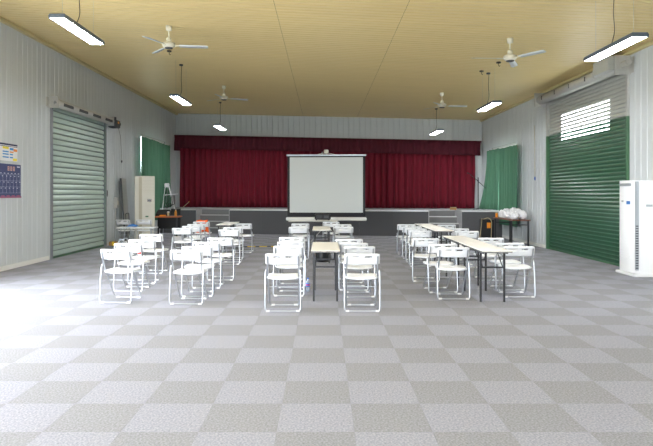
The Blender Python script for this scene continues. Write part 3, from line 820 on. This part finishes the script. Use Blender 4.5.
put_small('laptop','dark open laptop on the wooden desk beside the orange cups','laptop',(-4.86,18.92,.787),[('keyboard_base',MB().box(-.16,.16,-.11,.11,0,.018,bev=.005),'dark_grey'),('lid',MB().hexa([(-.16,.10,.015),(.16,.10,.015),(.16,.115,.015),(-.16,.115,.015)],[(-.16,.17,.22),(.16,.17,.22),(.16,.185,.22),(-.16,.185,.22)]),'black_plastic')])
put_small('drink_bottle','amber drink bottle with white cap on the right of the wooden desk','bottle',(-4.74,18.60,.787),[('bottle_body',MB().lathe([(.035,0),(.04,.01),(.04,.13),(.02,.17),(.018,.19)],14),'amber'),('cap',MB().lathe([(.02,.19),(.02,.21)],10),'paper')])
put_small('juice_cup','pale yellow cup with lid in the middle of the wooden desk','cup',(-4.98,18.60,.787),[('cup_body',MB().lathe([(.03,0),(.04,.12)],14),'cable_beige'),('lid',MB().lathe([(.043,.12),(.043,.135),(.02,.15)],14),'paper')])
put_small('snack_packet','flat orange packet on the wooden desk','packet',(-5.14,18.56,.787),[('pouch',MB().box(-.10,.10,-.06,.06,0,.04,bev=.018),'orange_tag'),('seal',MB().box(-.12,.12,-.03,.03,.015,.02),'orange_cloth')])
sd=thing('folding_stand','white A-shaped folding stand with cables before the left window curtain','stand',(-5.22,19.4,0))
MB().tube([(-.30,0,0.012),(-.06,0,1.82),(.02,0,1.86),(.30,-.0,.78),(.46,-.0,.012)],.018,8).build('front_frame','white_plastic',sd)
MB().tube([(-.25,.30,.012),(0,.05,1.80),(.40,.30,.012)],.014,8).build('rear_frame','chrome',sd)
MB().tube([(-.12,-.02,1.46),(.36,-.02,1.50)],.016,8).build('crossbar','white_plastic',sd)
g=MB(); g.box(-.10,.06,-.03,.03,1.72,1.86,bev=.02); g.build('top_bracket','white_plastic',sd)
g=MB()
for k in range(4): g.tube(rnd_path([(-.05+.04*k,-.03,1.7-.03*k),(-.12+.05*k,-.05,1.2),(.02+.08*k,-.06,.95+.05*k),(.1+.05*k,-.03,1.45)],.15),.010,6)
g.build('hanging_cables','black_plastic',sd)
put_small('white_carton','small white carton on the floor under the wooden desk','box',(-4.62,18.32,0),[('carton',MB().box(-.12,.12,-.09,.09,0,.16,bev=.006),'paper'),('tape',MB().box(-.025,.025,-.092,.092,.158,.162),'cable_beige')])
put_small('cardboard_scrap','small brown and yellow packet on the floor by the pale shutter','packet',(-6.10,16.82,0),[('packet',MB().box(-.12,.12,-.06,.06,0,.12,bev=.02),'cardboard'),('strap',MB().box(-.03,.03,-.064,.064,.0,.124),'yellow')],.2)

# ------------------------------------------------------------------ right corner
ms=thing('microphone_stand','black microphone boom stand at the right end of the stage','microphone stand',(5.57,20.75,ZS))
for k in range(3):
    a=math.radians(90+120*k); MB().tube([(0,0,.06),(.26*math.cos(a),.26*math.sin(a),.012)],.009,6).build('tripod_leg','black_metal',ms)
MB().tube([(0,0,.02),(0,0,1.17)],.017,8).build('pole','black_metal',ms)
MB().tube([(.28,0,.78),(-.28,-.02,1.27)],.013,6).build('boom','black_metal',ms)
MB().lathe([(.02,-.03),(.025,0),(.02,.03)],10,M=TR(0,0,1.05)).build('clamp','black_metal',ms)
MB().tube([(-.27,-.02,1.265),(-.33,-.022,1.315),(-.40,-.024,1.33)],[.012,.016,.024],10).build('microphone','black_plastic',ms)
sp=thing('speaker_box','black speaker box with an orange tag in front of the stage corner','speaker',(5.46,19.15,0),math.radians(-8))
MB().box(-.235,.235,-.22,.22,.02,.66,bev=.015).build('cabinet','black_plastic',sp)
MB().box(-.205,.205,-.228,-.219,.06,.62,bev=.004).build('grille','screen_black',sp)
MB().box(-.06,.06,-.236,-.229,.38,.56).build('tag','orange_tag',sp)
g=MB(); g.tube(rnd_path([(-.20,-.1,.67),(-.22,-.23,.70),(-.25,-.245,.35),(-.30,-.25,.02)],.08),.012,6); g.tube(rnd_path([(-.15,-.1,.67),(.0,-.2,.73),(.09,-.245,.62),(.07,-.25,.03)],.08),.012,6); g.build('cable','cable_beige',sp)
for sx in (-1,1): MB().lathe([(.025,0),(.025,.022)],8,M=TR(sx*.18,-.16,0)).build('foot','black_plastic',sp)
bw=thing('brown_table','dark brown folding table against the right wall carrying white bags','table',(5.64,17.36,0))
MB().box(-.27,.27,-.92,.92,.735,.765,bev=.006).build('tabletop','brown_wood',bw)
for sx in (-1,1):
    for sy in (-1,1): MB().box(sx*.24-.022,sx*.24+.022,sy*.80-.022,sy*.80+.022,0,.735).build('leg','black_metal',bw)
for sy in (-1,1): MB().box(-.24,.24,sy*.80-.012,sy*.80+.012,.60,.63).build('crossbar','black_metal',bw)
def bag(loc,sx,sy,sz,seed,label):
    t=thing('plastic_bag',label,'bag',loc,group='white plastic bags on the brown table')
    r=random.Random(seed); nu,nv_=18,10; ph=[(r.uniform(0,6.28),r.randint(2,7),r.randint(2,5)) for _ in range(7)]
    P=[]
    for j in range(nv_+1):
        th=math.pi*j/nv_; row=[]
        for i in range(nu+1):
            a=2*math.pi*(i%nu)/nu
            d=1+.085*sum(abs(math.sin(k1*a+k2*th+p))-.5 for p,k1,k2 in ph)
            z=math.cos(th)
            row.append((sx*math.sin(th)**.8*math.cos(a)*d, sy*math.sin(th)**.8*math.sin(a)*d, max(.004,sz*.5+sz*.5*z*d)))
        P.append(row)
    MB().grid(P,smooth=False).build('bag_body','bag_white',t)
    for s in (-1,1): MB().tube([(s*.02,0,sz*.88),(s*.045,.03*s,sz+.005),(s*.075,.05*s,sz-.015)],[.035,.03,.015],6).build('handle_ear','bag_white',t)
for k,(x,y,a,b,c,l) in enumerate(((5.555, 16.78, 0.11, 0.165, 0.19, 'white plastic bag at the near end of the table edge'),
    (5.815, 16.86, 0.11, 0.17, 0.23, 'white plastic bag nearest along the wall side of the table'),
    (5.55, 17.15, 0.11, 0.165, 0.24, 'white plastic bag second along the outer table edge'),
    (5.805000000000001, 17.235, 0.11, 0.17, 0.28, 'white plastic bag second along the wall side of the table'),
    (5.555, 17.55, 0.11, 0.165, 0.27, 'white plastic bag third along the outer table edge'),
    (5.815, 17.61, 0.11, 0.17, 0.3, 'white plastic bag third along the wall side of the table'),
    (5.5649999999999995, 17.935000000000002, 0.11, 0.165, 0.22, 'white plastic bag at the far end of the outer table edge'),
    (5.805000000000001, 17.985, 0.11, 0.17, 0.25, 'white plastic bag farthest along the wall side of the table'))):
    bag((x,y,.766),a,b,c,k+3,l)
put_small('orange_packet','orange packet tucked beside the white bags at the table edge','packet',(5.47,18.22,.766),[('pouch',MB().box(-.03,.03,-.04,.04,0,.13,bev=.012),'orange_tag'),('fold',MB().box(-.032,.032,-.02,.02,.12,.15),'cable_beige')])
pc=thing('pull_cord','thin pull cord with a blue toggle hanging on the right wall','cord',(XR-.03,16.75,2.0))
MB().tube([(0,0,0),(.0,.01,.9),(0,.05,1.5)],.006,5).build('cord','cable_beige',pc); MB().lathe([(.012,-.10),(.022,-.06),(.016,0)],10).build('toggle','bottle_blue',pc)
pc=thing('pull_cord','thin hanging cable with a dark plug beside the pale shutter','cord',(XL+.05,17.95,2.55))
MB().tube([(0,0,0),(.0,-.1,.7),(0,-.35,1.05)],.006,5).build('cord','cord',pc); MB().lathe([(.012,-.08),(.022,-.05),(.016,0)],10).build('plug','black_plastic',pc)
# floor cable cover
cc=thing('cable_cover','yellow and black cable cover across the floor left of the centre block','cable cover',(-1.7,16.45,0))
n=10
for k in range(n):
    xa=-.55+1.1*k/n; b=MB(); x0,x1=xa,xa+1.1/n
    y_=lambda x:.05*math.sin(2*x)
    b.hexa([(x0,y_(x0)-.05,0),(x1,y_(x1)-.05,0),(x1,y_(x1)+.05,0),(x0,y_(x0)+.05,0)],[(x0,y_(x0)-.02,.018),(x1,y_(x1)-.02,.018),(x1,y_(x1)+.02,.018),(x0,y_(x0)+.02,.018)])
    b.build('segment','yellow' if k%3 else 'dark_grey',cc)
# oddments on the stage
put_small('small_carton','small tan carton on the stage edge above the right steps','box',(4.72,20.95,ZS),[('carton',MB().box(-.11,.11,-.07,.07,0,.09,bev=.006),'cardboard'),('lid',MB().box(-.115,.115,-.075,.075,.085,.10),'cable_beige')],-.19)
put_small('drum_stick','thin wooden stick propped on the stage at the left end of the curtain','stick',(-5.35,22.35,ZS),[('shaft',MB().tube([(-.12,0,.012),(.16,.02,.26)],.014,6),'cable_beige'),('tip',MB().lathe([(.01,0),(.025,.02),(.01,.045)],8,M=TR(.16,.02,.25)),'amber')])
